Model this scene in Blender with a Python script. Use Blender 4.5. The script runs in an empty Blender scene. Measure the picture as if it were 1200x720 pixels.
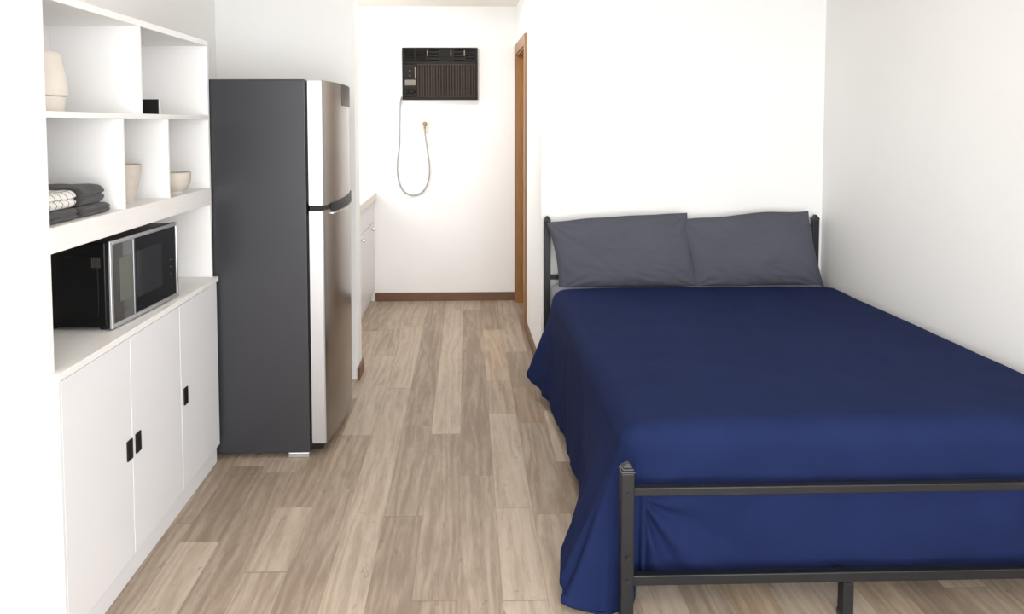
import bpy, bmesh, math, random
from mathutils import Vector, Matrix, noise
random.seed(7)
S = bpy.context.scene
COL = S.collection
PI = math.pi

# ------------------------------------------------------------------ camera, world, lights, exposure
FX, PX, PY, PITCH, YAW, ROLL, CAM_H = 845.62, 568.77, 188.19, 0.0518, 0.02548, -0.00203, 1.45
cam_d = bpy.data.cameras.new('camera'); cam = bpy.data.objects.new('camera', cam_d); COL.objects.link(cam)
sy, cy, sp, cp = math.sin(YAW), math.cos(YAW), math.sin(PITCH), math.cos(PITCH)
A = Vector((cy, -sy, 0)); U = Vector((sy*sp, cy*sp, cp)); D = Vector((sy*cp, cy*cp, -sp))
RT = A*math.cos(ROLL) + U*math.sin(ROLL); UP = U*math.cos(ROLL) - A*math.sin(ROLL)
cam.matrix_world = Matrix(((RT.x, UP.x, -D.x, 0), (RT.y, UP.y, -D.y, 0), (RT.z, UP.z, -D.z, CAM_H), (0, 0, 0, 1)))
cam_d.sensor_width = 36; cam_d.lens = 36*FX/1200
cam_d.shift_x = (600-PX)/1200; cam_d.shift_y = (PY-360)/1200
cam_d.clip_start = 0.02
S.camera = cam
S.view_settings.view_transform = 'Standard'; S.view_settings.look = 'None'
S.view_settings.gamma = 1; S.view_settings.exposure = 0.42; S.view_settings.use_curve_mapping = False
W = bpy.data.worlds.new('daylight'); S.world = W; W.use_nodes = True
W.node_tree.nodes['Background'].inputs[0].default_value = (0.86, 0.93, 1.0, 1)
W.node_tree.nodes['Background'].inputs[1].default_value = 1.0

def area(name, loc, rot, sx, sz, power, col):
    d = bpy.data.lights.new(name, 'AREA'); d.shape = 'RECTANGLE'; d.size = sx; d.size_y = sz
    d.energy = power; d.color = col
    o = bpy.data.objects.new(name, d); COL.objects.link(o); o.location = loc; o.rotation_euler = rot
    return o
WIN_L = area('window_daylight', (0.45, -1.36, 1.25), (PI/2, 0, 0), 2.9, 2.1, 108, (0.96, 0.98, 1.0))
KIT_L = area('kitchen_window_daylight', (-1.40, 5.05, 1.55), (0, -PI/2, 0), 0.8, 1.0, 10, (0.97, 0.98, 1.0))

# ------------------------------------------------------------------ helpers
def srgb(r, g, b):
    f = lambda c: (c/255/12.92) if c/255 <= .04045 else ((c/255+.055)/1.055)**2.4
    return (f(r), f(g), f(b), 1)

def mat(name, col, rough=.5, metal=0., var=.0, scale=8., bump=0., bscale=60., stretch=(1, 1, 1), spec=.5, sheen=0., coat=0., sheen_rough=.5):
    m = bpy.data.materials.new(name); m.use_nodes = True
    nt = m.node_tree; b = nt.nodes['Principled BSDF']
    b.inputs['Base Color'].default_value = col; b.inputs['Roughness'].default_value = rough
    b.inputs['Metallic'].default_value = metal; b.inputs['Specular IOR Level'].default_value = spec
    if sheen: b.inputs['Sheen Weight'].default_value = sheen; b.inputs['Sheen Roughness'].default_value = sheen_rough
    if coat: b.inputs['Coat Weight'].default_value = coat
    tc = nt.nodes.new('ShaderNodeTexCoord'); mp = nt.nodes.new('ShaderNodeMapping')
    mp.inputs['Scale'].default_value = stretch
    nt.links.new(tc.outputs['Object'], mp.inputs['Vector'])
    if var:
        n = nt.nodes.new('ShaderNodeTexNoise'); n.inputs['Scale'].default_value = scale; n.inputs['Detail'].default_value = 5
        nt.links.new(mp.outputs[0], n.inputs['Vector'])
        r = nt.nodes.new('ShaderNodeValToRGB')
        r.color_ramp.elements[0].position = .3; r.color_ramp.elements[1].position = .7
        r.color_ramp.elements[0].color = tuple(c*(1-var) for c in col[:3])+(1,)
        r.color_ramp.elements[1].color = tuple(min(1, c*(1+var)) for c in col[:3])+(1,)
        nt.links.new(n.outputs['Fac'], r.inputs[0]); nt.links.new(r.outputs[0], b.inputs['Base Color'])
    if bump:
        n2 = nt.nodes.new('ShaderNodeTexNoise'); n2.inputs['Scale'].default_value = bscale; n2.inputs['Detail'].default_value = 4
        nt.links.new(mp.outputs[0], n2.inputs['Vector'])
        bp = nt.nodes.new('ShaderNodeBump'); bp.inputs['Strength'].default_value = bump; bp.inputs['Distance'].default_value = .01
        nt.links.new(n2.outputs['Fac'], bp.inputs['Height']); nt.links.new(bp.outputs[0], b.inputs['Normal'])
    return m

def empty(name, loc):
    o = bpy.data.objects.new(name, None); COL.objects.link(o); o.location = loc; o.empty_display_size = .05
    return o

def tag(o, label=None, cat=None, group=None, kind=None):
    if label: o['label'] = label
    if cat: o['category'] = cat
    if group: o['group'] = group
    if kind: o['kind'] = kind
    return o

def thing(name, label, cat, loc, group=None):
    return tag(empty(name, loc), label, cat, group)

def root_of(o):
    while o.parent: o = o.parent
    return o

def obj(name, bm, m, parent=None, smooth=False, origin=None, angle=None):
    """links the bmesh (world coordinates) as ONE mesh object"""
    me = bpy.data.meshes.new(name)
    if parent: off = root_of(parent).location.copy()
    elif origin is not None: off = Vector(origin)
    else: off = Vector((0, 0, 0))
    bmesh.ops.translate(bm, verts=bm.verts, vec=-off)
    bm.normal_update(); bm.to_mesh(me); bm.free()
    for p in me.polygons: p.use_smooth = smooth
    for mm in (m if isinstance(m, (list, tuple)) else [m]): me.materials.append(mm)
    o = bpy.data.objects.new(name, me); COL.objects.link(o)
    if parent: o.parent = parent
    elif origin is not None: o.location = off
    if angle is not None: me.set_sharp_from_angle(angle=angle)
    return o

def struct(name, bm, m, smooth=False):
    return tag(obj(name, bm, m, smooth=smooth), kind='structure')

def box(bm, x0, x1, y0, y1, z0, z1, bev=0., seg=2, mi=0):
    t = bmesh.new()
    vs = [t.verts.new((x, y, z)) for z in (z0, z1) for y in (y0, y1) for x in (x0, x1)]
    for f in ((0, 2, 3, 1), (4, 5, 7, 6), (0, 1, 5, 4), (2, 6, 7, 3), (0, 4, 6, 2), (1, 3, 7, 5)):
        t.faces.new([vs[i] for i in f])
    if bev: bmesh.ops.bevel(t, geom=t.edges[:], offset=bev, segments=seg, profile=.5, affect='EDGES')
    for f in t.faces: f.material_index = mi
    join(bm, t); return bm

def join(bm, t, M=None):
    if M is not None: bmesh.ops.transform(t, matrix=M, verts=t.verts)
    me = bpy.data.meshes.new('tmp'); t.to_mesh(me); t.free(); bm.from_mesh(me); bpy.data.meshes.remove(me)

def B(*a, **k): return box(bmesh.new(), *a, **k)

def prism(bm, poly, z0, z1):
    lo = [bm.verts.new((x, y, z0)) for x, y in poly]; hi = [bm.verts.new((x, y, z1)) for x, y in poly]
    bm.faces.new(lo[::-1]); bm.faces.new(hi); n = len(poly)
    for i in range(n): bm.faces.new([lo[i], lo[(i+1) % n], hi[(i+1) % n], hi[i]])
    bmesh.ops.recalc_face_normals(bm, faces=bm.faces)
    return bm

def lathe(bm, prof, cx, cy, z0, n=48, M=None):
    t = bmesh.new(); rings = []
    for r, z in prof:
        if r < 1e-6: rings.append([t.verts.new((0, 0, z))])
        else: rings.append([t.verts.new((r*math.cos(2*PI*i/n), r*math.sin(2*PI*i/n), z)) for i in range(n)])
    for a, b in zip(rings, rings[1:]):
        for i in range(n):
            j = (i+1) % n
            q = [a[i % len(a)], a[j % len(a)], b[j % len(b)], b[i % len(b)]]
            q = list(dict.fromkeys(q))
            if len(q) > 2: t.faces.new(q)
    bmesh.ops.recalc_face_normals(t, faces=t.faces)
    join(bm, t, Matrix.Translation((cx, cy, z0)) @ (M or Matrix()))
    return bm

def cyl(bm, p0, p1, r, n=20, r2=None):
    p0, p1 = Vector(p0), Vector(p1); d = p1-p0
    M = Matrix.Translation(p0) @ d.to_track_quat('Z', 'Y').to_matrix().to_4x4()
    t = bmesh.new(); r2 = r if r2 is None else r2
    e = min(.15*r, .1*d.length)
    prof = [(0, 0), (r-e, 0), (r, e), (r2, d.length-e), (r2-e, d.length), (0, d.length)]
    lathe(t, prof, 0, 0, 0, n); join(bm, t, M); return bm

def tube(bm, pts, r, n=10, sub=8):
    P = [Vector(p) for p in pts]; C = []
    for i in range(len(P)-1):
        a, b, c, d = P[max(i-1, 0)], P[i], P[i+1], P[min(i+2, len(P)-1)]
        for k in range(sub):
            t = k/sub
            C.append(.5*((2*b)+(c-a)*t+(2*a-5*b+4*c-d)*t*t+(3*b-a-3*c+d)*t**3))
    C.append(P[-1]); rings = []; up = Vector((0, 1, 0))
    for i, c in enumerate(C):
        T = (C[min(i+1, len(C)-1)]-C[max(i-1, 0)]).normalized()
        s = T.cross(up).normalized(); w = s.cross(T)
        rings.append([bm.verts.new(c+r*(math.cos(2*PI*k/n)*s+math.sin(2*PI*k/n)*w)) for k in range(n)])
    for a, b in zip(rings, rings[1:]):
        for k in range(n): bm.faces.new([a[k], a[(k+1) % n], b[(k+1) % n], b[k]])
    bm.faces.new(rings[0][::-1]); bm.faces.new(rings[-1])
    bmesh.ops.recalc_face_normals(bm, faces=bm.faces)
    return bm

def interp(x, tab):
    if x <= tab[0][0]: return tab[0][1]
    for (a, va), (b, vb) in zip(tab, tab[1:]):
        if x <= b:
            t = (x-a)/(b-a); t = t*t*(3-2*t); return va+(vb-va)*t
    return tab[-1][1]

# ------------------------------------------------------------------ materials
WALL = mat('wall_paint', srgb(244, 243, 241), .6, var=.012, scale=2.2, bump=.03, bscale=140)
CEIL = mat('ceiling_paint', srgb(236, 231, 222), .8, var=.015, scale=3, bump=.05, bscale=160)
CABW = mat('white_lacquer', srgb(232, 232, 235), .38, var=.01, scale=3)
HUT = mat('white_shelf_paint', srgb(240, 239, 238), .45, var=.012, scale=4)
WASH = mat('whitewashed_board', srgb(240, 238, 236), .5, var=.025, scale=5, stretch=(14, 1.2, 14), bump=.06, bscale=10)
BASEB = mat('brown_baseboard', srgb(108, 76, 56), .45, var=.12, scale=10, stretch=(1.5, 1.5, 14))
OAK = mat('orange_stained_wood', srgb(152, 108, 56), .35, var=.16, scale=9, stretch=(12, 12, 1), bump=.04, bscale=14)
DOORW = mat('door_veneer', srgb(122, 80, 48), .4, var=.14, scale=7, stretch=(12, 12, 1))
OAKL = mat('casing_wood', srgb(138, 98, 62), .4, var=.14, scale=9, stretch=(12, 12, 1))
FR_SIDE = mat('fridge_grey_paint', srgb(60, 60, 64), .36, metal=.35, var=.04, scale=2.0, bump=.02, bscale=220)
STEEL = mat('brushed_steel', srgb(144, 139, 133), .24, metal=1., var=.05, scale=10, stretch=(40, 40, .4), bump=.015, bscale=40)
STEEL_E = mat('satin_steel_edge', srgb(200, 200, 202), .36, metal=.85, var=.03, scale=10, stretch=(20, 20, .6))
BLACKP = mat('black_plastic', srgb(15, 15, 16), .45, var=.06, scale=20, spec=.3)
DARKP = mat('dark_grey_plastic', srgb(66, 61, 56), .4, var=.06, scale=20)
BLACKG = mat('black_glass', srgb(10, 11, 13), .06, var=.05, scale=3, coat=.4)
MWIN = mat('smoked_glass_window', srgb(40, 42, 45), .10, var=.05, scale=3)
MREFL = mat('greenish_glass_reflection', srgb(84, 88, 78), .18, var=.06, scale=5)  # room reflection in the microwave glass, put into the colour
MBLACK = mat('black_enamel', srgb(6, 6, 7), .32, var=.05, scale=8, spec=.25)
IRON = mat('black_powder_coat', srgb(23, 24, 27), .45, metal=.1, var=.06, scale=18, bump=.03, bscale=300)
CAP = mat('black_cap_plastic', srgb(46, 46, 50), .3, var=.05, scale=20)
BOLT = mat('dark_bolt_steel', srgb(70, 70, 74), .3, metal=.8, var=.05, scale=20)
NAVY = mat('navy_cotton', srgb(27, 37, 73), .85, var=.07, scale=6, bump=.04, bscale=420, spec=.08)
GREYF = mat('charcoal_pillow_cotton', srgb(82, 83, 93), .85, var=.05, scale=7, bump=.05, bscale=420, spec=.12)
SHEET = mat('grey_sheet_cotton', srgb(122, 123, 132), .85, var=.04, scale=7, bump=.06, bscale=420, spec=.25)
CERAM = mat('cream_ceramic', srgb(224, 216, 206), .45, var=.03, scale=12)
BOWLM = mat('beige_stoneware', srgb(202, 193, 183), .5, var=.05, scale=14, stretch=(1, 1, 6))
TOWEL = mat('charcoal_terry', srgb(52, 49, 52), .95, var=.15, scale=120, bump=.5, bscale=260, sheen=.2)
ACB = mat('dark_brown_plastic', srgb(25, 20, 16), .5, var=.08, scale=16, spec=.2)
ACD = mat('near_black_brown', srgb(12, 10, 8), .5, var=.08, scale=16, spec=.2)
ACS = mat('bronze_slat', srgb(56, 44, 34), .5, var=.08, scale=16, spec=.2)
PLATE = mat('grey_metal_plate', srgb(112, 105, 95), .4, metal=.3, var=.08, scale=30)
CORD = mat('grey_cord', srgb(160, 160, 160), .5, var=.03, scale=20)
IVORY = mat('ivory_plastic', srgb(222, 214, 198), .4, var=.02, scale=20)
BRASSY = mat('tan_plug_plastic', srgb(140, 122, 96), .4, var=.05, scale=20)
KTOP = mat('speckled_worktop', srgb(226, 222, 214), .35, var=.07, scale=90)
KEDGE = mat('tan_tile_edge', srgb(222, 217, 207), .4, var=.06, scale=40)
CHROME = mat('chrome', srgb(200, 200, 205), .15, metal=1., var=.02, scale=10)
GLASSW = mat('frosted_pane', srgb(240, 244, 248), .2, var=.01, scale=3)
WOODB = mat('pale_wood_back', srgb(206, 200, 190), .5, var=.05, scale=12, stretch=(1, 1, 8))

def stripe_towel():
    m = mat('white_check_terry', srgb(232, 230, 226), .95, bump=.4, bscale=260)
    nt = m.node_tree; b = nt.nodes['Principled BSDF']
    uv = nt.nodes.new('ShaderNodeTexCoord'); sx = nt.nodes.new('ShaderNodeSeparateXYZ'); nt.links.new(uv.outputs['UV'], sx.inputs[0])
    def line(o, freq, w):
        mu = nt.nodes.new('ShaderNodeMath'); mu.operation = 'MULTIPLY'; mu.inputs[1].default_value = freq
        fr = nt.nodes.new('ShaderNodeMath'); fr.operation = 'FRACT'; lt = nt.nodes.new('ShaderNodeMath'); lt.operation = 'LESS_THAN'; lt.inputs[1].default_value = w
        nt.links.new(o, mu.inputs[0]); nt.links.new(mu.outputs[0], fr.inputs[0]); nt.links.new(fr.outputs[0], lt.inputs[0]); return lt.outputs[0]
    a = line(sx.outputs[0], 4.2, .10); c = line(sx.outputs[1], 4.2, .10)
    mx = nt.nodes.new('ShaderNodeMath'); mx.operation = 'MAXIMUM'; nt.links.new(a, mx.inputs[0]); nt.links.new(c, mx.inputs[1])
    mix = nt.nodes.new('ShaderNodeMix'); mix.data_type = 'RGBA'
    mix.inputs[6].default_value = srgb(236, 234, 230); mix.inputs[7].default_value = srgb(52, 50, 52)
    nt.links.new(mx.outputs[0], mix.inputs[0]); nt.links.new(mix.outputs[2], b.inputs['Base Color'])
    return m
CHECK = stripe_towel()

def floor_mat():
    m = bpy.data.materials.new('vinyl_oak_planks'); m.use_nodes = True; nt = m.node_tree; b = nt.nodes['Principled BSDF']
    N = nt.nodes.new; L = nt.links.new
    at = N('ShaderNodeAttribute'); at.attribute_name = 'plank'
    sc = N('ShaderNodeSeparateColor'); L(at.outputs['Color'], sc.inputs[0])
    tc = N('ShaderNodeTexCoord'); uv = N('ShaderNodeSeparateXYZ'); L(tc.outputs['UV'], uv.inputs[0])
    cmb = N('ShaderNodeCombineXYZ')
    offs = N('ShaderNodeMath'); offs.operation = 'MULTIPLY'; offs.inputs[1].default_value = 37.0; L(sc.outputs[1], offs.inputs[0])
    sep = N('ShaderNodeSeparateXYZ'); L(tc.outputs['Object'], sep.inputs[0])
    L(sep.outputs[0], cmb.inputs[0]); L(sep.outputs[1], cmb.inputs[1]); L(offs.outputs[0], cmb.inputs[2])
    def grain(sx, sy, scale, det, dist=0.):
        mp = N('ShaderNodeMapping'); mp.inputs['Scale'].default_value = (sx, sy, 1); L(cmb.outputs[0], mp.inputs[0])
        n = N('ShaderNodeTexNoise'); n.inputs['Scale'].default_value = scale; n.inputs['Detail'].default_value = det; n.inputs['Distortion'].default_value = dist
        n.inputs['Roughness'].default_value = .62
        L(mp.outputs[0], n.inputs['Vector']); return n.outputs['Fac']
    g1 = grain(24, 1.7, 1.5, 7, .5); g2 = grain(75, 8, 2.2, 5, .4); g3 = grain(8, 2.0, 1.8, 5, .8); g4 = grain(16, 7, 2.6, 3, .8)
    mp = N('ShaderNodeMapping'); mp.inputs['Scale'].default_value = (9, .9, 1); L(cmb.outputs[0], mp.inputs[0])
    wv = N('ShaderNodeTexWave'); wv.bands_direction = 'X'; wv.inputs['Scale'].default_value = .7; wv.inputs['Distortion'].default_value = 22; wv.inputs['Detail'].default_value = 4; wv.inputs['Detail Scale'].default_value = 1.2
    L(mp.outputs[0], wv.inputs[0])
    def mul(a, k):
        x = N('ShaderNodeMath'); x.operation = 'MULTIPLY'; x.inputs[1].default_value = k; L(a, x.inputs[0]); return x.outputs[0]
    def add(a, c):
        x = N('ShaderNodeMath'); x.operation = 'ADD'; L(a, x.inputs[0])
        if isinstance(c, float): x.inputs[1].default_value = c
        else: L(c, x.inputs[1])
        return x.outputs[0]
    tone = mul(sc.outputs[0], .31)
    v = add(add(add(add(tone, mul(g1, .40)), mul(g2, .26)), mul(g3, .22)), mul(wv.outputs['Fac'], .11))
    v = add(v, -.185)
    rp = N('ShaderNodeValToRGB'); e = rp.color_ramp.elements
    e[0].position = .0; e[0].color = srgb(106, 91, 77); e[1].position = 1.; e[1].color = srgb(212, 199, 184)
    x = e.new(.35); x.color = srgb(146, 129, 113); x = e.new(.60); x.color = srgb(180, 164, 147)
    L(v, rp.inputs[0])
    # fine joint line along every plank edge
    def edge(o, w):
        a = N('ShaderNodeMath'); a.operation = 'SUBTRACT'; a.inputs[1].default_value = .5; L(o, a.inputs[0])
        c = N('ShaderNodeMath'); c.operation = 'ABSOLUTE'; L(a.outputs[0], c.inputs[0])
        d = N('ShaderNodeMath'); d.operation = 'GREATER_THAN'; d.inputs[1].default_value = .5-w; L(c.outputs[0], d.inputs[0]); return d.outputs[0]
    mxx = N('ShaderNodeMath'); mxx.operation = 'MAXIMUM'; L(edge(uv.outputs[0], .008), mxx.inputs[0]); L(edge(uv.outputs[1], .0016), mxx.inputs[1])
    mix = N('ShaderNodeMix'); mix.data_type = 'RGBA'; mix.inputs[7].default_value = srgb(132, 112, 96)
    L(mul(mxx.outputs[0], .55), mix.inputs[0]); L(rp.outputs[0], mix.inputs[6])
    L(mix.outputs[2], b.inputs['Base Color'])
    # sparse dark flecks and a browner cast on some planks
    fl = N('ShaderNodeMapRange'); fl.inputs['From Min'].default_value = .64; fl.inputs['From Max'].default_value = .76; L(g4, fl.inputs['Value'])
    mf = N('ShaderNodeMix'); mf.data_type = 'RGBA'; mf.inputs[7].default_value = srgb(104, 86, 72)
    L(mul(fl.outputs[0], .55), mf.inputs[0]); L(mix.outputs[2], mf.inputs[6])
    br = N('ShaderNodeMapRange'); br.inputs['From Min'].default_value = .45; br.inputs['From Max'].default_value = .95; L(sc.outputs[2], br.inputs['Value'])
    mb = N('ShaderNodeMix'); mb.data_type = 'RGBA'; mb.blend_type = 'MULTIPLY'; mb.inputs[7].default_value = (.94, .87, .79, 1)
    L(br.outputs[0], mb.inputs[0]); L(mf.outputs[2], mb.inputs[6]); L(mb.outputs[2], b.inputs['Base Color'])
    b.inputs['Roughness'].default_value = .5; b.inputs['Specular IOR Level'].default_value = .35
    bp = N('ShaderNodeBump'); bp.inputs['Strength'].default_value = .08; bp.inputs['Distance'].default_value = .004
    L(g2, bp.inputs['Height']); L(bp.outputs[0], b.inputs['Normal'])
    return m
FLOOR = floor_mat()

# ------------------------------------------------------------------ room shell
CH = 2.385
YB, YEND, XL, XR, YF = 4.10, 5.845, -1.38, 2.05, -1.40
bm = bmesh.new()
lay = bm.loops.layers.float_color.new('plank'); uvl = bm.loops.layers.uv.new('UVMap')
KN = {-5: [(2.282, .8), (2.674, .35), (3.75, .85), (4.996, .5)], -4: [(1.6, .35), (2.805, .4), (3.3, .9), (4.452, .6), (5.03, .75)],
      -3: [(1.75, .85), (3.895, .9), (5.1, .75)], -2: [(2.6, .3), (3.4, .25), (4.98, .4), (5.532, .45)],
      -1: [(2.125, .35), (3.3, .95), (5.528, .85)], 0: [(1.5, .4), (2.9, .15), (4.261, .3), (5.53, .8)], 1: [(2.12, .95), (2.644, .9), (3.53, .55), (3.99, .85), (5.0, .3)],
      2: [(1.7, .6), (2.6, .4), (3.415, .35), (3.886, .1), (4.5, .6), (5.2, .6)]}
for k in range(-11, 17):
    x0 = max(-.034+.138*k, XL-.15); x1 = min(-.034+.138*(k+1), XR+.15)
    if x1 <= x0: continue
    if k in KN: segs = [(YF-.15, random.random())]+KN[k]
    else:
        segs = []; y = YF-.15-random.random()*.5
        while y < YEND+.15: segs.append((max(y, YF-.15), random.random())); y += random.choice((.55, .8, 1.05, 1.22))
    for i, (y0, t) in enumerate(segs):
        if k in KN: t = segs[i][1]
        y1 = segs[i+1][0] if i+1 < len(segs) else YEND+.15
        if y1 <= y0: continue
        r1, r2 = random.random(), (random.random() if k > 0 else random.random()*.6)
        f = bm.faces.new([bm.verts.new(p) for p in ((x0, y0, 0), (x1, y0, 0), (x1, y1, 0), (x0, y1, 0))])
        for l, q in zip(f.loops, ((0, 0), (1, 0), (1, 1), (0, 1))):
            l[lay] = (t, r1, r2, 1); l[uvl].uv = q
box(bm, XL-.15, XR+.15, YF-.15, YEND+.15, -.12, -.004)
struct('floor', bm, FLOOR)
struct('ceiling', B(XL-.15, XR+.15, YF-.15, YEND+.15, CH, CH+.1), CEIL)
# left wall with the kitchen window opening
bm = bmesh.new()
for q in ((YF-.15, 4.6, 0, CH), (4.6, 5.5, 0, 1.02), (4.6, 5.5, 2.08, CH), (5.5, YEND+.15, 0, CH)):
    box(bm, XL-.15, XL, q[0], q[1], q[2], q[3])
struct('wall_left', bm, WALL)
struct('wall_right', B(XR, XR+.15, YF-.15, YEND+.15, 0, CH), WALL)
struct('wall_back', B(XL-.15, XR+.15, YEND, YEND+.15, 0, CH), WALL)
# wall behind the bed and the hallway wall with its doorway (one L of plaster)
HX0, HX1 = .425, .400
hx = lambda y: HX0+(HX1-HX0)*(y-YB)/(YEND-YB)
bm = bmesh.new()
DY0, DY1, DZ = 5.03, 5.765, 2.0
prism(bm, [(HX0, YB), (XR, YB), (XR, YB+.12), (HX0+.12, YB+.12)], 0, CH)
prism(bm, [(hx(YB), YB), (hx(YB)+.12, YB+.12), (hx(DY0)+.12, DY0), (hx(DY0), DY0)], 0, CH)
prism(bm, [(hx(DY0), DY0), (hx(DY0)+.12, DY0), (hx(DY1)+.12, DY1), (hx(DY1), DY1)], DZ, CH)
prism(bm, [(hx(DY1), DY1), (hx(DY1)+.12, DY1), (hx(YEND)+.12, YEND), (hx(YEND), YEND)], 0, CH)
struct('wall_bed', bm, WALL)
struct('wall_nook', B(XL, -.622, 4.035, 4.19, 0, CH), WALL)
# front wall (behind the viewer) with a wide window
bm = bmesh.new()
WX0, WX1, WZ0, WZ1 = -1.02, 1.92, .18, 2.32
for q in ((XL-.15, WX0, 0, CH), (WX1, XR+.15, 0, CH), (WX0, WX1, 0, WZ0), (WX0, WX1, WZ1, CH)):
    box(bm, q[0], q[1], YF-.15, YF, q[2], q[3])
struct('wall_front', bm, WALL)
bm = bmesh.new()
for x in (WX0+.03, (WX0+WX1)/2, WX1-.03): box(bm, x-.03, x+.03, YF-.09, YF-.04, WZ0, WZ1)
for z in (WZ0+.03, WZ1-.03): box(bm, WX0, WX1, YF-.09, YF-.04, z-.03, z+.03)
struct('window_1', bm, CABW)
bm = bmesh.new()
for y in (4.63, 5.05, 5.47): box(bm, XL-.1, XL-.05, y-.025, y+.025, 1.02, 2.08)
for z in (1.045, 2.055): box(bm, XL-.1, XL-.05, 4.6, 5.5, z-.025, z+.025)
struct('window_2', bm, CABW)
# baseboards
def bb(name, poly): struct(name, prism(bmesh.new(), poly, 0, .068), BASEB)
bb('baseboard_back', [(-.75, YEND-.014), (hx(YEND)-.001, YEND-.014), (hx(YEND)-.001, YEND-.0005), (-.75, YEND-.0005)])
bb('baseboard_hall', [(hx(4.1)-.014, 4.088), (hx(4.95)-.014, 4.955), (hx(4.95)-.0005, 4.955), (hx(4.1)-.0005, 4.1), ])
bb('baseboard_bed', [(HX0-.014, 4.087), (2.049, 4.087), (2.049, 4.0995), (HX0-.014, 4.0995)])
bb('baseboard_nook', [(-.6215, 4.0225), (-.609, 4.0225), (-.609, 4.202), (-.6215, 4.202)])
bb('baseboard_right', [(2.0365, -1.39), (2.0495, -1.39), (2.0495, 4.085), (2.0365, 4.085)])
# doorway: jamb lining and casing of stained wood
fr = bmesh.new()
prism(fr, [(hx(DY1)-.004, DY1-.02), (hx(DY1)+.124, DY1-.02), (hx(DY1)+.124, DY1), (hx(DY1)-.004, DY1)], 0, DZ)
prism(fr, [(hx(DY0)-.004, DY0), (hx(DY0)+.124, DY0), (hx(DY0)+.124, DY0+.02), (hx(DY0)-.004, DY0+.02)], 0, DZ)
prism(fr, [(hx(DY0)-.004, DY0), (hx(DY0)+.124, DY0), (hx(DY1)+.124, DY1), (hx(DY1)-.004, DY1)], DZ-.02, DZ)
struct('trim_5', fr, OAK)
lf = bmesh.new()
prism(lf, [(hx(DY0)+.070, DY0+.021), (hx(DY0)+.108, DY0+.021), (hx(DY1)+.108, DY1-.021), (hx(DY1)+.070, DY1-.021)], .006, DZ-.022)
door = struct('door_1', lf, DOORW)
kn = bmesh.new(); kx = hx(5.1)+.070; cyl(kn, (kx+.001, 5.11, .98), (kx-.03, 5.11, .98), .010, 14); cyl(kn, (kx-.022, 5.11, .98), (kx-.052, 5.11, .98), .024, 18, .020)
obj('door_knob', kn, CHROME, door)
def cas(y0, y1, z0, z1):
    return prism(bmesh.new(), [(hx(y0)-.016, y0), (hx(y1)-.016, y1), (hx(y1)-.0005, y1), (hx(y0)-.0005, y0)], z0, z1)
for nm, a in (('trim_1', (4.965, DY0+.006, 0, 2.068)), ('trim_2', (DY1-.006, 5.832, 0, 2.068)), ('trim_3', (DY0+.006, DY1-.006, DZ-.008, 2.068))):
    struct(nm, cas(*a), OAKL)

# ------------------------------------------------------------------ fridge
FY0, FY1, FXB, FXF, FH = 3.078, 3.775, -1.345, -.684, 1.637
fr = thing('refrigerator', 'tall fridge freezer with dark grey sides and brushed steel doors', 'fridge', ((FXB+FXF)/2, (FY0+FY1)/2, 0))
obj('body', B(FXB, FXF, FY0, FY1, .022, FH, bev=.006), FR_SIDE, fr)
obj('plinth', B(FXF-.005, -.63, FY0+.02, FY1-.02, .03, .055, bev=.003), BLACKP, fr)
for x in (FXF-.05, FXB+.06):
    for y in (FY0+.03, FY1-.05):
        obj('foot', B(x-.045, x+.045, y-.028, y+.02, 0, .024, bev=.004), STEEL_E, fr)
def door_face(y):       # convex front: X of the door face at depth y
    t = (y-FY0)/(FY1-FY0); return -.6125+.034*(1-(2*t-1)**2)
def fridge_door(z0, z1):
    bm = bmesh.new(); n = 32; poly = [(FXF+.010, FY0+.001)]
    e = .006
    poly += [(door_face(FY0)-e, FY0+.001), (door_face(FY0)-.001, FY0+.004)]
    for i in range(1, n): y = FY0+(FY1-FY0)*i/n; poly.append((door_face(y), y))
    poly += [(door_face(FY1)-.001, FY1-.004), (door_face(FY1)-e, FY1-.001), (FXF+.010, FY1-.001)]
    prism(bm, poly, z0, z1)
    cap = [f for f in bm.faces if abs(f.normal.z) > .9]
    ed = [x for f in cap for x in f.edges]
    bmesh.ops.bevel(bm, geom=list(set(ed)), offset=.003, segments=2, affect='EDGES')
    bm.normal_update()
    for f in bm.faces:
        c = f.calc_center_median()
        f.material_index = 1 if c.y < FY0+.003 else 0
    return bm
def gasket(z0, z1, m): return B(FXF-.001, FXF+.011, FY0+.012, FY1-.012, z0, z1)
dz = 1.090
up = obj('freezer_door', fridge_door(dz+.008, FH-.004), [STEEL, STEEL_E], fr, smooth=True, angle=.5); up['label'] = 'brushed steel freezer door'
obj('gasket', gasket(dz+.02, FH-.02, BLACKP), BLACKP, up)
lo = obj('fridge_door', fridge_door(.062, dz-.012), [STEEL, STEEL_E], fr, smooth=True, angle=.5); lo['label'] = 'brushed steel lower door'
obj('gasket', gasket(.08, dz-.03, BLACKP), BLACKP, lo)
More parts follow.
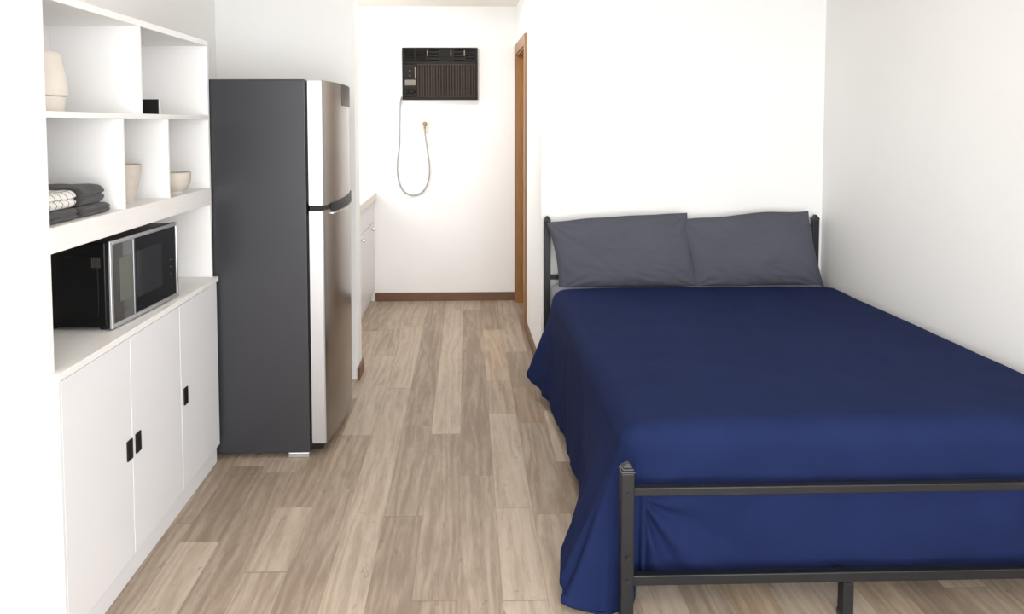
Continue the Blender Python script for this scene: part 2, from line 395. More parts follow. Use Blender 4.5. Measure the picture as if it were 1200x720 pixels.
# dark band between the doors and the curved pocket handles
bm = bmesh.new(); n = 24; poly = [(FXF+.012, FY0+.004)]
for i in range(n+1): y = FY0+.004+(FY1-FY0-.008)*i/n; poly.append((door_face(y)-.004, y))
poly.append((FXF+.012, FY1-.004)); prism(bm, poly, dz-.014, dz+.010)
obj('divider_band', bm, BLACKP, fr)
def curved_strip(y0, y1, o0, o1, z0, z1, rise=0.):
    bm = bmesh.new(); n = 22; R = []
    for i in range(n+1):
        y = y0+(y1-y0)*i/n; x = door_face(y); t = i/n
        R.append([bm.verts.new((x+o0, y, z0+rise*t)), bm.verts.new((x+o1, y, z0+rise*t)), bm.verts.new((x+o1, y, z1+rise*t)), bm.verts.new((x+o0, y, z1+rise*t))])
    for a, b in zip(R, R[1:]):
        for k in range(4): bm.faces.new([a[k], a[(k+1) % 4], b[(k+1) % 4], b[k]])
    bm.faces.new(R[0][::-1]); bm.faces.new(R[-1]); bmesh.ops.recalc_face_normals(bm, faces=bm.faces)
    return bm
hd = obj('handle', curved_strip(FY0+.10, FY1-.01, -.004, .006, dz-.030, dz+.012), BLACKP, lo)
obj('handle_lip', curved_strip(FY0+.09, FY1-.008, -.002, .011, dz-.036, dz-.030), STEEL_E, hd)
obj('door_reflection', curved_strip(FY1-.40, FY1-.006, -.003, .0035, FH-.105, FH-.006), DARKP, up)  # dark reflection on the freezer door, laid on as a thin strip

# ------------------------------------------------------------------ bed frame
PXL, PXR, PYF, PYH = .4535, 1.991, 2.0, 4.060
bed = thing('bed_frame', 'black metal bed frame with square capped posts, below the navy duvet', 'bed', ((PXL+PXR)/2, 3.03, 0))
h = .0185
def post(x, y, top, nm, bolts=()):
    p = obj(nm, B(x-h, x+h, y-h, y+h, .012, top, bev=.003), IRON, bed)
    bm = bmesh.new(); z = top
    for w_, dh in ((h+.0015, .006), (h-.002, .006), (h-.006, .006), (h-.010, .005)):
        t = bmesh.new(); box(t, x-w_, x+w_, y-w_, y+w_, z, z+dh, bev=.0018); join(bm, t); z += dh
    cone = bmesh.new(); bmesh.ops.create_cone(cone, segments=16, radius1=.006, radius2=.002, depth=.006, cap_ends=True)
    join(bm, cone, Matrix.Translation((x, y, z+.003)))
    obj('post_cap', bm, CAP, p)
    obj('foot_cap', B(x-h-.002, x+h+.002, y-h-.002, y+h+.002, 0, .02, bev=.002), CAP, p)
    for bz, br in bolts:
        b = bmesh.new(); cyl(b, (x, y-h+.001, bz), (x, y-h-.0045, bz), br, 16); cyl(b, (x, y-h-.004, bz), (x, y-h-.006, bz), br*.55, 6)
        obj('bolt', b, BOLT, p)
    return p
post(PXL, PYF, .457, 'foot_post', ((.400, .004), (.211, .0065), (.143, .0065)))
post(PXR, PYF, .457, 'foot_post', ((.400, .004), (.211, .0065), (.143, .0065)))
def hpost(x):
    p = obj('head_post', B(x-h, x+h, PYH-h, PYH+h, .012, .895, bev=.003), IRON, bed)
    bm = bmesh.new(); box(bm, x-h-.001, x+h+.001, PYH-h-.001, PYH+h+.001, .893, .905, bev=.002)
    cone = bmesh.new(); bmesh.ops.create_cone(cone, segments=4, radius1=.026, radius2=.008, depth=.018, cap_ends=True)
    join(bm, cone, Matrix.Translation((x, PYH, .914)) @ Matrix.Rotation(PI/4, 4, 'Z'))
    obj('post_cap', bm, CAP, p)
    obj('foot_cap', B(x-h-.002, x+h+.002, PYH-h-.002, PYH+h+.002, 0, .02, bev=.002), CAP, p)
hpost(PXL); hpost(PXR)
def rail(nm, x0, x1, y0, y1, z0, z1): return obj(nm, B(x0, x1, y0, y1, z0, z1, bev=.003), IRON, bed)
rail('foot_rail', PXL+h-.004, PXR-h+.004, PYF-.0125, PYF+.0125, .387, .4115)
rail('foot_rail', PXL+h-.004, PXR-h+.004, PYF-.0125, PYF+.0125, .1246, .1545)
rail('head_rail', PXL+h-.004, PXR-h+.004, PYH-.010, PYH+.010, .836, .862)
rail('head_rail', PXL+h-.004, PXR-h+.004, PYH-.010, PYH+.010, .560, .586)
for i in range(5):
    x = PXL+(PXR-PXL)*(i+1)/6
    b = bmesh.new(); cyl(b, (x, PYH, .57), (x, PYH, .85), .007, 14); obj('spindle', b, IRON, bed)
rail('side_rail', PXL+.004, PXL+.0185, PYF+h-.004, PYH-h+.004, .120, .160)
rail('side_rail', PXR-.013, PXR+.012, PYF+h-.004, PYH-h+.004, .120, .160)
cx = (PXL+PXR)/2
rail('centre_rail', cx-.132, cx-.102, PYF+.005, PYH-.01, .098, .126)
cx -= .117
for y in (2.019, 3.03, 3.9):
    L_ = obj('centre_leg', B(cx-.016, cx+.016, y-.016, y+.016, .010, .110, bev=.002), IRON, bed)
    obj('foot_cap', B(cx-.018, cx+.018, y-.018, y+.018, 0, .018, bev=.002), CAP, L_)
for i in range(10):
    y = 2.15+i*.195
    rail('slat', PXL+.012, PXR-.012, y-.012, y+.012, .146, .164)

# ------------------------------------------------------------------ mattress in its sheet
def rounded_block(x0, x1, y0, y1, z0, z1, r, nx=40, ny=50, nz=8, fn=None):
    bm = bmesh.new(); bmesh.ops.create_cube(bm, size=1)
    bmesh.ops.subdivide_edges(bm, edges=bm.edges[:], cuts=20, use_grid_fill=True)
    c = Vector(((x0+x1)/2, (y0+y1)/2, (z0+z1)/2)); hs = Vector(((x1-x0)/2, (y1-y0)/2, (z1-z0)/2))
    for v in bm.verts:
        # cluster the grid lines towards the rims so that the rounding is smooth
        q = Vector([math.copysign(1-(1-abs(2*a))**1.9, a) for a in v.co])
        p = Vector((q.x*hs.x, q.y*hs.y, q.z*hs.z))
        inn = Vector([max(-hs[i]+r, min(hs[i]-r, p[i])) for i in range(3)])
        dlt = p-inn
        if dlt.length > 1e-9: p = inn+dlt.normalized()*min(r, max(abs(dlt.x), abs(dlt.y), abs(dlt.z)))
        v.co = c+p
        if fn: v.co = fn(v.co)
    return bm
def sheet_fn(p):
    k = 1 if p.z > .3 else 0
    n = noise.noise(Vector((p.x*7, p.y*7, p.z*3)))*.003
    h_ = max(0, min(1, (p.y-3.79)/.06)); h_ = h_*h_*(3-2*h_)
    return Vector((p.x, p.y, p.z+(n+.016*h_)*k))
MT = .540
mtr = obj('mattress', rounded_block(PXL+.012, PXR-.010, 2.080, 4.034, .166, MT, .055, fn=sheet_fn), SHEET, smooth=True, origin=((PXL+PXR)/2, 3.05, .166))
tag(mtr, 'mattress in a grey fitted sheet, a strip showing under the two pillows', 'mattress')

# ------------------------------------------------------------------ duvet
R = .075
LX, RX, FYD, HY = .525, 1.948, 2.128, 3.80      # lines where the cloth starts to roll over the rim
dropL, dropF, dropR = .52, .36, .16
def ztop(x, y):
    z = .558+.002*(y-2.1)/1.8
    u = (x-LX)/(RX-LX); v = (y-FYD)/(HY-FYD)
    puff = .010*math.sin(PI*max(0, min(1, u)))**.5
    z += puff
    z += .0035*noise.noise(Vector((x*3.1, y*2.3, 1.7)))+.0024*noise.noise(Vector((x*9, y*7, 4.2)))+.004*math.exp(-max(0, y-2.13)/.10)*noise.noise(Vector((x*14, y*5, 2)))*(.4+.6*min(1, max(0, (x-1.3)/.3)))
    # faint fold marks of a packed cover
    for fx in (.88, 1.22, 1.56): z += .0012*math.exp(-((x-fx)/.012)**2)
    return z
FL = [(2.12, .172), (2.22, .160), (2.34, .100), (2.5, .045), (2.7, .030), (3.1, .030), (3.5, .045), (3.62, .075), (3.80, .125)]
FC = [(0, .172), (.25, .175), (.5, .115), (.75, .02), (.95, -.012), (1.2, -.004), (PI/2, .0)]
HZ = [(2.12, .045), (2.3, .075), (2.5, .085), (2.8, .07), (3.3, .06), (3.6, .06), (3.72, .08), (3.80, .095)]
def cloth(s, t):
    """s: across (negative = hanging on the left side), t: along from the foot (negative = hanging at the foot)"""
    wid = RX-LX
    a = max(0, -s); b = max(0, -t); c = max(0, s-wid)
    x = LX+min(max(s, 0), wid); y = FYD+max(t, 0)
    z0 = ztop(x, y)
    if a == 0 and b == 0 and c == 0: return Vector((x, y, z0))
    if c > 0 and c >= b:      # wall side and its foot corner
        r = c; ph = PI/2*(b/(b+c)) if b > 0 else 0
        n = Vector((math.cos(ph), -math.sin(ph), 0)); 
    elif c > 0:
        r = b; ph = PI/2*(b/(b+c)); n = Vector((math.cos(ph), -math.sin(ph), 0))
    else:
        r = max(a, b); ph = PI/2*(b/(a+b)) if (a+b) > 0 else 0
        n = Vector((-math.cos(ph), -math.sin(ph), 0))
    arc = R*PI/2
    if r < arc:
        off = R*math.sin(r/R); dz = R*(1-math.cos(r/R)); k = 0
    else:
        off = R; dz = R+(r-arc); k = (r-arc)
    kk = min(1, k/.38)
    if c > 0:
        off += 0; off = min(off, R+.0)
        if b > 0: off += .004*math.sin(ph*7)*kk
        return Vector((x, y, z0-dz))+n*off
    if b == 0:                # left side
        fl = interp(y, FL); fold = (.0035*math.sin(y*31+k*9+2.5*noise.noise(Vector((y*4, k*3, 0))))+.005*math.sin(y*13+k*4+.6)+.007*noise.noise(Vector((y*13+k*9, k*3, 3)))+.004*noise.noise(Vector((y*34+k*20, k*4, 8))))
        fade = .35+.65*min(1, abs(y-2.1)/.35)
        off += fl*kk**1.15+fold*kk**.8*fade
        tot = dropL; zh = interp(y, HZ)
    elif a == 0:              # foot
        fold = .010*noise.noise(Vector((x*6, k*7, 9)))+.004*math.sin(x*23+k*14+2*noise.noise(Vector((x*2, 1, 1))))*(.4+.6*min(1, max(0, (x-1.2)/.5)))
        near = math.exp(-max(0, x-LX)/.10)
        dx, dk = x-LX+.02, k-.09
        an = math.atan2(dk, dx); rd = math.hypot(dx, dk)
        fold += .021*math.sin(an*11+.8)*math.exp(-rd/.22)*min(1, rd/.05)*min(1, max(0, (an+.6)/.5))
        fold += .007*noise.noise(Vector((x*9-k*7, k*9+x*4, 12)))*(.35+.65*min(1, max(0, (x-1.25)/.35)))
        bulge = .010*math.sin(PI*min(1, k/.28))
        off += (fold-.009)*min(1, kk*3)+bulge*.5
        off = min(off, R+.009)
        zh = .108+.004*noise.noise(Vector((x*2.2, 3, 1)))
    else:
        fl = interp(ph, FC)
        fold = .012*math.sin(ph*17+k*6+1)*math.sin(2*ph)**.5+.012*noise.noise(Vector((ph*6, k*5, 2)))
        off += fl*kk**1.1+fold*kk
        w = ph/(PI/2); w = w*w*(3-2*w)
        zh = .012+(.150-.012)*w if w > .3 else .045+(.012+.138*w-.045)*min(1, w/.3)
        zh = interp(w, [(0, .045), (.22, .008), (.55, .012), (.75, .08), (1, .108)])
    # hem height: stretch the hanging length so that it ends at zh
    full = z0-R-zh
    L_ = (dropL if a > b else dropF) - arc
    if b > 0 and a > 0: L_ = (dropL*(a/(a+b))**2+dropF*(1-(a/(a+b))**2)) - arc; L_ = max(L_, k)
    f = min(1, k/L_)
    if k > 0: dz = R+full*f
    return Vector((x, y, z0-dz))+n*off
bm = bmesh.new()
NSa, NSt, NSc = 64, 170, 14
NTa, NTt = 72, 170
SS = [-dropL*(1-i/NSa) for i in range(NSa)]+[(RX-LX)*(i/NSt)**1.3 for i in range(NSt)]+[(RX-LX)+dropR*i/NSc for i in range(NSc+1)]
TT = [-dropF*(1-i/NTa) for i in range(NTa)]+[(HY-FYD)*i/NTt for i in range(NTt+1)]
def cl(s, t):
    # the corner square of the cloth uses equal hanging lengths on both of its sides
    if s < 0 and t < 0:
        a, b = -s/dropL, -t/dropF; m = max(a, b); w = b/(a+b)
        l = dropL*(1-w)+dropF*w
        return cloth(-m*l*(a/max(a, b)), -m*l*(b/max(a, b)))
    return cloth(s, t)
grid = [[bm.verts.new(cl(s, t)) for s in SS] for t in TT]
for j in range(len(TT)-1):
    for i in range(len(SS)-1): bm.faces.new([grid[j][i], grid[j][i+1], grid[j+1][i+1], grid[j+1][i]])
bmesh.ops.recalc_face_normals(bm, faces=bm.faces)
duv = obj('duvet', bm, NAVY, smooth=True, origin=((LX+RX)/2, 3.0, .53))
md = duv.modifiers.new('thickness', 'SOLIDIFY'); md.thickness = .011; md.offset = -1
tag(duv, 'navy blue duvet spread over the double bed, hanging down its open side', 'duvet')

# ------------------------------------------------------------------ pillows
def pillow(name, c, w, hgt, thick, lean, roll, yaw, seed, label, flap):
    bm = bmesh.new(); n = 56; top = []; bot = []
    M = Matrix.Translation(c) @ Matrix.Rotation(yaw, 4, 'Z') @ Matrix.Rotation(roll, 4, 'Y') @ Matrix.Rotation(lean, 4, 'X')
    def P(i, j, sgn):
        u = -1+2*i/n; v = -1+2*j/n
        u = math.sin(u*PI/2)*.35+u*.65; v = math.sin(v*PI/2)*.35+v*.65
        x = u*w/2*(1-.030*(1-u*u)*0-.045*(1-abs(v)**2)*abs(u)**3); z = v*hgt/2*(1-.050*(1-abs(u)**2.4)*abs(v)**3)
        e = max(0, (1-abs(u)**2.6))*max(0, (1-abs(v)**2.6)); d = thick/2*e**.42
        # slumped: fuller low down
        d *= 1+.16*(-v)
        nz = noise.noise(Vector((u*2.2+seed, v*2.0, sgn*2)))*.010
        # creases running in from the corners and rims
        ang = math.atan2(v-math.copysign(1, v), u-math.copysign(1, u)); rr = math.hypot(abs(u)-1, abs(v)-1)
        cr = .009*math.sin(ang*13+seed+2*noise.noise(Vector((u*3, v*3, seed))))*math.exp(-((rr-.26)/.24)**2)+.006*math.sin(u*24+5*noise.noise(Vector((u*2, v*3, seed))))*abs(v)**3*(1 if v < 0 else .5)+.006*noise.noise(Vector((u*7+v*4, v*7, seed+4)))
        d = d+(nz+cr)*e**.5
        return M @ Vector((x-.15*z, -sgn*d, z+(.020*u*max(0, v))+(.012*noise.noise(Vector((u*1.7, seed, 5)))+(.016*(1-u*u) if v > 0 else 0))*abs(v)))
    for j in range(n+1):
        top.append([bm.verts.new(P(i, j, 1)) for i in range(n+1)])
        bot.append([top[j][i] if i in (0, n) or j in (0, n) else bm.verts.new(P(i, j, -1)) for i in range(n+1)])
    for j in range(n):
        for i in range(n):
            bm.faces.new([top[j][i], top[j][i+1], top[j+1][i+1], top[j+1][i]])
            q = [bot[j][i], bot[j+1][i], bot[j+1][i+1], bot[j][i+1]]
            try: bm.faces.new(q)
            except ValueError: pass
    bmesh.ops.recalc_face_normals(bm, faces=bm.faces)
    return tag(obj(name, bm, GREYF, smooth=True, origin=c), label, 'pillow', 'grey pillows against the headboard')
pillow('pillow', Vector((.866, 3.944, .726)), .79, .395, .17, math.radians(-9), math.radians(-.8), 0, 1.3,
       'charcoal grey pillow at the doorway side of the bed, its corner over the headboard post', 1)
pillow('pillow', Vector((1.578, 3.955, .730)), .755, .405, .18, math.radians(-9), math.radians(-.8), math.radians(1), 7.9,
       'charcoal grey pillow in the corner next to the plain side wall', 0)

# ------------------------------------------------------------------ base cabinet, counter and shelving on the left
YN, S1, S2, YE, XC, HC = 1.867, 2.2626, 2.6555, 3.052, -1.062, .802
bc = thing('base_cabinet', 'long low white cabinet with three black-handled doors', 'cabinet', (-1.22, 2.46, 0))
bm = bmesh.new()
box(bm, XL+.002, XC-.019, YN, YN+.018, 0, HC-.0205); box(bm, XL+.002, XC-.019, YE-.018, YE, .078, HC-.0205)
box(bm, XL+.002, XC-.034, YE-.018, YE, 0, .078)
box(bm, XL+.002, XC-.019, YN+.018, YE-.018, .06, .078)
box(bm, XL+.002, XL+.008, YN+.018, YE-.018, .078, HC-.0205)
for y in (S1, S2): box(bm, XL+.01, XC-.022, y-.009, y+.009, .078, HC-.0205)
obj('carcass', bm, CABW, bc)
obj('corner_post', B(XC-.019, XC, YN, YN+.012, .0, HC-.0205, bev=.001), CABW, bc)
obj('toe_kick', B(XC-.034, XC-.014, YN+.013, YE, 0, .077, bev=.001), CABW, bc)
for k, (y0, y1, hy) in enumerate(((YN+.013, S1-.002, 2.240), (S1+.002, S2-.002, 2.299), (S2+.002, YE, 2.692))):
    d = obj('door', B(XC-.018, XC, y0, y1, .079, HC-.024, bev=.0015), CABW, bc)
    hb = bmesh.new(); box(hb, XC-.0005, XC+.006, hy-.0165, hy+.0165, .396, .460, bev=.002)
    hnd = obj('handle', hb, BLACKP, d); hnd['label'] = 'black tab handle'
ct = tag(obj('counter_top', B(XL+.002, XC+.005, YN-.004, YE+.012, HC-.020, HC, bev=.0015), WASH, origin=(-1.22, 2.46, HC-.02)),
         'thin white counter board under the black microwave', 'counter')
XH = -1.080
su = thing('shelving_unit', 'white open shelving unit standing on the counter of the low cabinet', 'shelves', (-1.23, 2.46, HC))
ZB0, ZB1, ZM0, ZM1, ZT = 1.112, 1.180, 1.4665, 1.4835, 1.772
XB = XL+.002
T_ = .018
obj('side_panel', B(XB, XH, YN, YN+T_, HC+.0005, ZT+.022, bev=.001), HUT, su)
obj('side_panel', B(XB, XH, 3.046, 3.064, HC+.0005, ZT+.022, bev=.001), HUT, su)
obj('back_panel', B(XB, XB+.006, YN+T_, 3.046, HC+.0005, ZT), HUT, su)
obj('top_board', B(XB, XH, YN+T_, 3.046, ZT, ZT+.022, bev=.001), HUT, su)
o = obj('thick_shelf', B(XB+.006, XH+.004, YN+T_, 3.050, ZB0, ZB1, bev=.002), WASH, su); o['label'] = 'thick whitewashed lower shelf'
obj('shelf', B(XB+.006, XH, YN+T_, 3.046, ZM0, ZM1, bev=.001), HUT, su)
for y in (2.295, 2.639): obj('divider', B(XB+.006, XH-.001, y, y+.012, ZB1, ZM0, bev=.0008), HUT, su)
obj('divider', B(XB+.006, XH-.001, 2.43, 2.442, ZM1, ZT, bev=.0008), HUT, su)

# ------------------------------------------------------------------ microwave
MWO = Vector((-1.110, 2.25, HC))
mw = thing('microwave', 'black microwave with a silver framed glass door under the thick shelf', 'microwave', MWO)
def mbox(*a, **k): return B(*a, **k)
MWW, MD = .447, .235
def mo(nm, bm, m, par=mw):      # local coords: x = out of the front, y = along the front, z up
    bmesh.ops.translate(bm, verts=bm.verts, vec=MWO); return obj(nm, bm, m, par)
ZA, ZC = .007, .283
bdy = mo('body', mbox(-MD, -.016, .004, MWW-.004, ZA+.003, ZC-.003, bev=.005), MBLACK)
sp_ = bmesh.new()
tube(sp_, [(-.150, .0045, .05), (-.055, .0045, .05), (-.043, .0045, .062), (-.043, .0045, .215), (-.053, .0045, .235), (-.15, .0045, .235)], .0016, 8)
mo('side_emboss', sp_, MBLACK, bdy)
vt = bmesh.new()
for i in range(5): box(vt, -.06+i*.006, -.057+i*.006, .0025, .006, .20, .232)
mo('vent', vt, DARKP, bdy)
for x in (-MD+.03, -.04):
    for y in (.03, MWW-.03):
        b = bmesh.new(); cyl(b, (x, y, 0), (x, y, ZA+.006), .012, 16); mo('foot', b, BLACKP)
dr = mo('door', mbox(-.016, -.002, 0, MWW, ZA, ZC, bev=.003), BLACKP)
fb = bmesh.new(); fw = .013
box(fb, -.006, .003, 0, fw, ZA, ZC, bev=.002); box(fb, -.006, .003, MWW-fw*.7, MWW, ZA, ZC, bev=.002)
box(fb, -.006, .003, fw, MWW-fw*.7, ZC-fw, ZC, bev=.002); box(fb, -.006, .003, fw, MWW-fw*.7, ZA, ZA+fw, bev=.002)
f_ = mo('frame', fb, STEEL_E, dr); f_['label'] = 'silver door frame'
mo('glass', mbox(-.004, -.0005, fw, MWW-fw*.7, ZA+fw, ZC-fw), BLACKG, dr)
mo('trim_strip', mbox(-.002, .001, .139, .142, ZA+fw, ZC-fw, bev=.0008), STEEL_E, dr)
mo('room_reflection', mbox(-.001, .0004, .055, .132, .082, .222), MREFL, dr)  # greenish panel painted in for the room mirrored in the glass
mo('window', mbox(-.001, .0003, .160, .330, .070, .225), MWIN, dr)
mo('emblem', mbox(0, .0008, .078, .130, .0455, .0495), PLATE, dr)
for z in (.10, .125, .15):
    mo('control_mark', mbox(0, .0007, .388, .396, z, z+.003), DARKP, dr)
mw.rotation_euler = (0, 0, -math.atan2(.029, .446))

# ------------------------------------------------------------------ things on the shelves
jx, jy = -1.222, 2.10
jar = thing('canister', 'cream ceramic canister on the upper shelf', 'canister', (jx, jy, ZM1))
b = lathe(bmesh.new(), [(0, .0), (.058, .0), (.062, .003), (.066, .030), (.067, .0445), (.064, .046), (0, .046)], jx, jy, ZM1)
obj('lower_cup', b, CERAM, jar, smooth=True, angle=.6)
b = lathe(bmesh.new(), [(0, .047), (.071, .047), (.073, .050), (.0725, .075), (.069, .105), (.0625, .135), (.0618, .137), (.0612, .135), (.0585, .158), (.055, .170), (.052, .1725), (.049, .170), (.046, .168), (0, .168)], jx, jy, ZM1)
obj('upper_cup', b, CERAM, jar, smooth=True, angle=.6)
bx = thing('small_box', 'small black box on the upper shelf beyond the tall divider', 'box', (-1.128, 2.62, ZM1))
obj('casing', B(-1.160, -1.0905, 2.599, 2.612, ZM1, ZM1+.0535, bev=.003), WOODB, bx)
obj('front_panel', B(-1.161, -1.0935, 2.594, 2.600, ZM1+.0005, ZM1+.0535, bev=.0015), BLACKP, bx)
def bowl(name, label, prof, x, y, rib=False):
    t = thing(name, label, 'bowl', (x, y, ZB1), 'beige bowls on the lower shelf')
    obj('bowl_body', lathe(bmesh.new(), prof, x, y, ZB1, 56), BOWLM, t, smooth=True, angle=.7)
    return t
t1 = bowl('bowl', 'tall ribbed beige bowl in the middle compartment of the lower shelf',
     [(0, .006), (.026, .006), (.028, 0), (.033, 0), (.034, .006), (.040, .022), (.0405, .024), (.047, .044), (.0475, .047), (.053, .070), (.0535, .073), (.0575, .096), (.058, .099), (.060, .124), (.0605, .128), (.0585, .130), (.056, .127), (.050, .07), (.030, .016), (0, .012)], -1.190, 2.52)
t2 = bowl('bowl', 'low footed beige bowl in the compartment nearest the fridge',
     [(0, .008), (.030, .008), (.031, 0), (.036, 0), (.037, .008), (.052, .020), (.061, .040), (.0645, .066), (.065, .080), (.0632, .0815), (.0605, .079), (.056, .045), (.035, .018), (0, .014)], -1.142, 2.83)

def towel(name, label, x0, x1, y0, y1, z0, z1, m, seed, group, droop=0.):
    """a folded towel: rounded slab with a fold seam running round its front and sides"""
    bm = bmesh.new(); bmesh.ops.create_cube(bm, size=1)
    bmesh.ops.subdivide_edges(bm, edges=bm.edges[:], cuts=15, use_grid_fill=True)
    uvt = bm.loops.layers.uv.new('UVMap')
    hx_, hy_, hz_ = (x1-x0)/2, (y1-y0)/2, (z1-z0)/2; c = Vector(((x0+x1)/2, (y0+y1)/2, (z0+z1)/2)); r = hz_*.92
    for v in bm.verts:
        p = Vector((v.co.x*2*hx_, v.co.y*2*hy_, v.co.z*2*hz_))
        i = Vector((max(-hx_+r, min(hx_-r, p.x)), max(-hy_+r, min(hy_-r, p.y)), max(-hz_+r, min(hz_-r, p.z))))
        dl = p-i
        if dl.length > 1e-9: p = i+dl.normalized()*min(r, max(abs(dl.x), abs(dl.y), abs(dl.z)))
        seam = math.exp(-(p.z/(hz_*.16))**2)*.35*hz_
        for ax, hh in ((0, hx_), (1, hy_)):
            if abs(p[ax]) > hh-r: p[ax] -= math.copysign(seam*min(1, (abs(p[ax])-hh+r)/r), p[ax])
        if p.z > 0: p.z += hz_*.16*noise.noise(Vector((p.x*18+seed, p.y*18, 0)))
        p.z += droop*max(0, p.y/hy_)*0
        v.co = c+p
    for f in bm.faces:
        n = f.normal
        for l in f.loops:
            q = l.vert.co-c; l[uvt].uv = ((q.x+q.z*.7)*8, (q.y+q.z*.4)*8)
    return tag(obj(name, bm, m, smooth=True, origin=(c.x, c.y, z0)), label, 'towel', group)
g = 'folded towels on the lower shelf'
towel('folded_towel', 'dark folded towel beneath the white checked one', -1.345, -1.098, 1.892, 2.066, ZB1, ZB1+.034, TOWEL, 1, g)
towel('folded_towel', 'white folded towel with thin black check lines', -1.345, -1.100, 1.893, 2.070, ZB1+.0342, ZB1+.084, CHECK, 2, g)
towel('folded_towel', 'dark folded towel, lowest of the all-dark pair', -1.345, -1.098, 2.072, 2.252, ZB1, ZB1+.031, TOWEL, 3, g)
towel('folded_towel', 'dark folded towel, topmost of the all-dark pair', -1.345, -1.104, 2.076, 2.240, ZB1+.0312, ZB1+.088, TOWEL, 4, g)

# ------------------------------------------------------------------ window air conditioner set in the back wall
AX0, AX1, AZ0, AZ1, AY = -.514, .088, 1.636, 2.052, 5.790
ac = thing('air_conditioner', 'dark brown air conditioner set high in the hallway end wall', 'air conditioner', ((AX0+AX1)/2, 5.84, AZ0))
bm = bmesh.new(); w = .014
box(bm, AX0, AX1, AY+.012, 5.8445, AZ0, AZ1)
bdy = obj('housing', bm, ACD, ac)
bm = bmesh.new()
box(bm, AX0, AX0+w, AY, AY+.02, AZ0, AZ1, bev=.003); box(bm, AX1-w, AX1, AY, AY+.02, AZ0, AZ1, bev=.003)
box(bm, AX0+w, AX1-w, AY, AY+.02, AZ1-w, AZ1, bev=.003); box(bm, AX0+w, AX1-w, AY, AY+.02, AZ0, AZ0+.022, bev=.003)
box(bm, AX0+w, AX1-w, AY+.001, AY+.02, 1.924, 1.940, bev=.002)
obj('front_frame', bm, ACB, ac)
bm = bmesh.new(); gx0, gx1, gz0, gz1 = -.388, .066, 1.668, 1.918
for i in range(22):
    x = gx0+(gx1-gx0)*i/21; box(bm, x-.0052, x+.0052, AY+.003, AY+.018, gz0, gz1, bev=.0015, seg=1)
box(bm, gx0-.008, gx1+.008, AY+.004, AY+.018, gz0-.008, gz0+.004, bev=.001); box(bm, gx0-.008, gx1+.008, AY+.004, AY+.018, gz1-.004, gz1+.006, bev=.001)
gr_ = obj('grille', bm, ACS, ac)
obj('filter_panel', B(-.265, .035, AY+.010, AY+.016, 1.682, 1.720, bev=.002), ACB, gr_)
def louver(x0, x1, n, tilt):
    bm = bmesh.new()
    for i in range(n):
        z = 1.950+(2.028-1.950)*i/(n-1); t = bmesh.new(); box(t, x0, x1, -.008, .008, -.0014, .0014)
        join(bm, t, Matrix.Translation((0, AY+.012, z)) @ Matrix.Rotation(tilt, 4, 'X'))
    m = (x1-x0)
    for i in range(2): box(bm, x0+m*i-.002, x0+m*i+.002, AY+.003, AY+.02, 1.943, 2.034)
    return bm
for (x0, x1, n, t) in ((-.495, -.415, 7, .5), (-.408, -.322, 7, .5), (-.312, -.222, 4, -.7), (-.215, -.112, 6, .2), (-.104, -.018, 4, -.7), (-.010, .066, 5, .5)):
    obj('louver', louver(x0, x1, n, t), ACB, ac)
for x in (-.312, -.125, -.018): obj('louver_tab', B(x-.004, x+.004, AY-.001, AY+.01, 1.985, 2.03, bev=.001), PLATE, ac)
cpn = obj('control_panel', B(-.496, -.402, AY+.002, AY+.018, 1.662, 1.918, bev=.002), ACB, ac)
obj('label_plate', B(-.492, -.408, AY-.001, AY+.004, 1.752, 1.796, bev=.001), PLATE, cpn)
obj('slider', B(-.414, -.404, AY-.002, AY+.004, 1.805, 1.898, bev=.001), PLATE, cpn)
for z in (1.868, 1.828):
    b = bmesh.new(); cyl(b, (-.452, AY+.004, z), (-.452, AY-.006, z), .006, 12); obj('button', b, PLATE, cpn)
for x in (-.472, -.430):
    b = bmesh.new(); cyl(b, (x, AY+.004, 1.706), (x, AY-.016, 1.706), .020, 20, .017); box(b, x-.003, x+.003, AY-.021, AY-.012, 1.690, 1.722, bev=.001)
    obj('knob', b, ACD, cpn)
b = bmesh.new(); yy = 5.834
tube(b, [(-.508, yy, 1.660), (-.531, yy, 1.645), (-.538, yy, 1.56), (-.541, yy, 1.40), (-.545, yy, 1.27), (-.562, yy, 1.13), (-.559, yy, 1.02), (-.528, yy, .92), (-.470, yy, .874), (-.405, yy, .872), (-.345, yy, .914), (-.310, yy, 1.00), (-.304, yy, 1.10), (-.318, yy, 1.22), (-.333, yy, 1.33), (-.337, yy-.01, 1.385), (-.338, yy-.018, 1.425)], .0062, 10)
cd = obj('power_cord', b, CORD, ac, smooth=True); cd['label'] = 'looped grey cord'
b = bmesh.new(); cyl(b, (-.338, 5.8365, 1.445), (-.338, 5.808, 1.445), .019, 18, .014); cyl(b, (-.338, 5.818, 1.445), (-.338, 5.816, 1.405), .011, 14, .007)
obj('plug', b, BRASSY, cd)
ol = thing('wall_outlet', 'ivory wall outlet with a plug in it below the air conditioner', 'outlet', (-.338, 5.845, 1.43))
obj('cover_plate', B(-.373, -.303, 5.838, 5.8447, 1.372, 1.488, bev=.002), IVORY, ol)
obj('socket', B(-.354, -.322, 5.8355, 5.840, 1.385, 1.416, bev=.004), IVORY, ol)
obj('socket', B(-.354, -.322, 5.8365, 5.840, 1.430, 1.462, bev=.004), IVORY, ol)

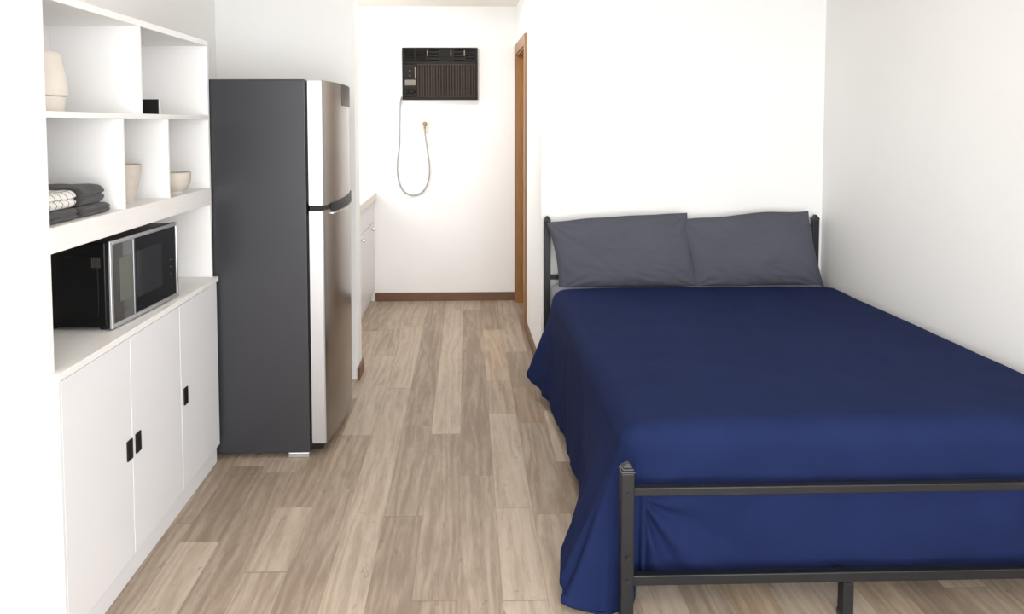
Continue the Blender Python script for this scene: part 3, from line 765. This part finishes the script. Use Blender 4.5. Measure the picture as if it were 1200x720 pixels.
# ------------------------------------------------------------------ kitchen units in the hallway
kb = thing('kitchen_cabinet', 'white kitchen base cabinet past the fridge, with drawers above doors', 'cabinet', (-1.06, 5.0, 0))
KX = -.755
bm = bmesh.new(); box(bm, XL+.002, KX-.02, 4.195, 5.840, .075, .835); obj('carcass', bm, CABW, kb)
obj('toe_kick', B(XL+.002, KX-.03, 4.195, 5.826, 0, .075), CABW, kb)
ys = [4.20, 4.75, 5.29, 5.838]
for a, c in zip(ys, ys[1:]):
    obj('drawer_front', B(KX-.02, KX, a+.003, c-.003, .655, .822, bev=.003), CABW, kb)
    d = obj('door', B(KX-.02, KX, a+.003, c-.003, .082, .648, bev=.003), CABW, kb)
    b = bmesh.new(); y = c-.17; cyl(b, (KX-.001, y, .615), (KX+.020, y, .615), .006, 12); cyl(b, (KX+.014, y, .615), (KX+.026, y, .615), .013, 16, .011)
    obj('knob', b, CHROME, d)
kw = thing('kitchen_worktop', 'pale kitchen worktop with a tan front edge beside the hallway end wall', 'worktop', (-1.06, 5.0, .836))
obj('slab', B(XL+.002, -.742, 4.195, 5.842, .836, .893, bev=.003), KTOP, kw)
obj('edge_band', B(-.7425, -.733, 4.195, 5.842, .832, .890, bev=.003), KEDGE, kw)
obj('backsplash', B(XL+.002, XL+.018, 4.195, 5.842, .893, .993, bev=.003), KTOP, kw)

# ------------------------------------------------------------------ unseen ceiling lamps, added as fill light for the rooms
def lamp(x, y, power, label, r=.16):
    t = thing('unseen_ceiling_lamp', label, 'lamp', (x, y, CH-.05))
    obj('base', lathe(bmesh.new(), [(0, CH-.0005), (r, CH-.0005), (r, CH-.02), (0, CH-.02)], x, y, 0), CABW, t)
    obj('shade', lathe(bmesh.new(), [(r*.94, CH-.021), (r*.9, CH-.045), (r*.6, CH-.062), (0, CH-.068)], x, y, 0), GLASSW, t, smooth=True)
    d = bpy.data.lights.new('fill_bulb', 'AREA'); d.shape = 'DISK'; d.size = r*1.8; d.energy = power; d.color = (1, .97, .93)  # fill light carried by an added fitting out of view
    o = bpy.data.objects.new('fill_bulb', d); COL.objects.link(o); o.parent = t; o.location = (0, 0, -.022)
lamp(.45, 2.5, 6, 'unseen round white ceiling lamp added as fill over the main room')
lamp(-.15, 4.9, 9, 'unseen round white ceiling lamp added to brighten the hallway')
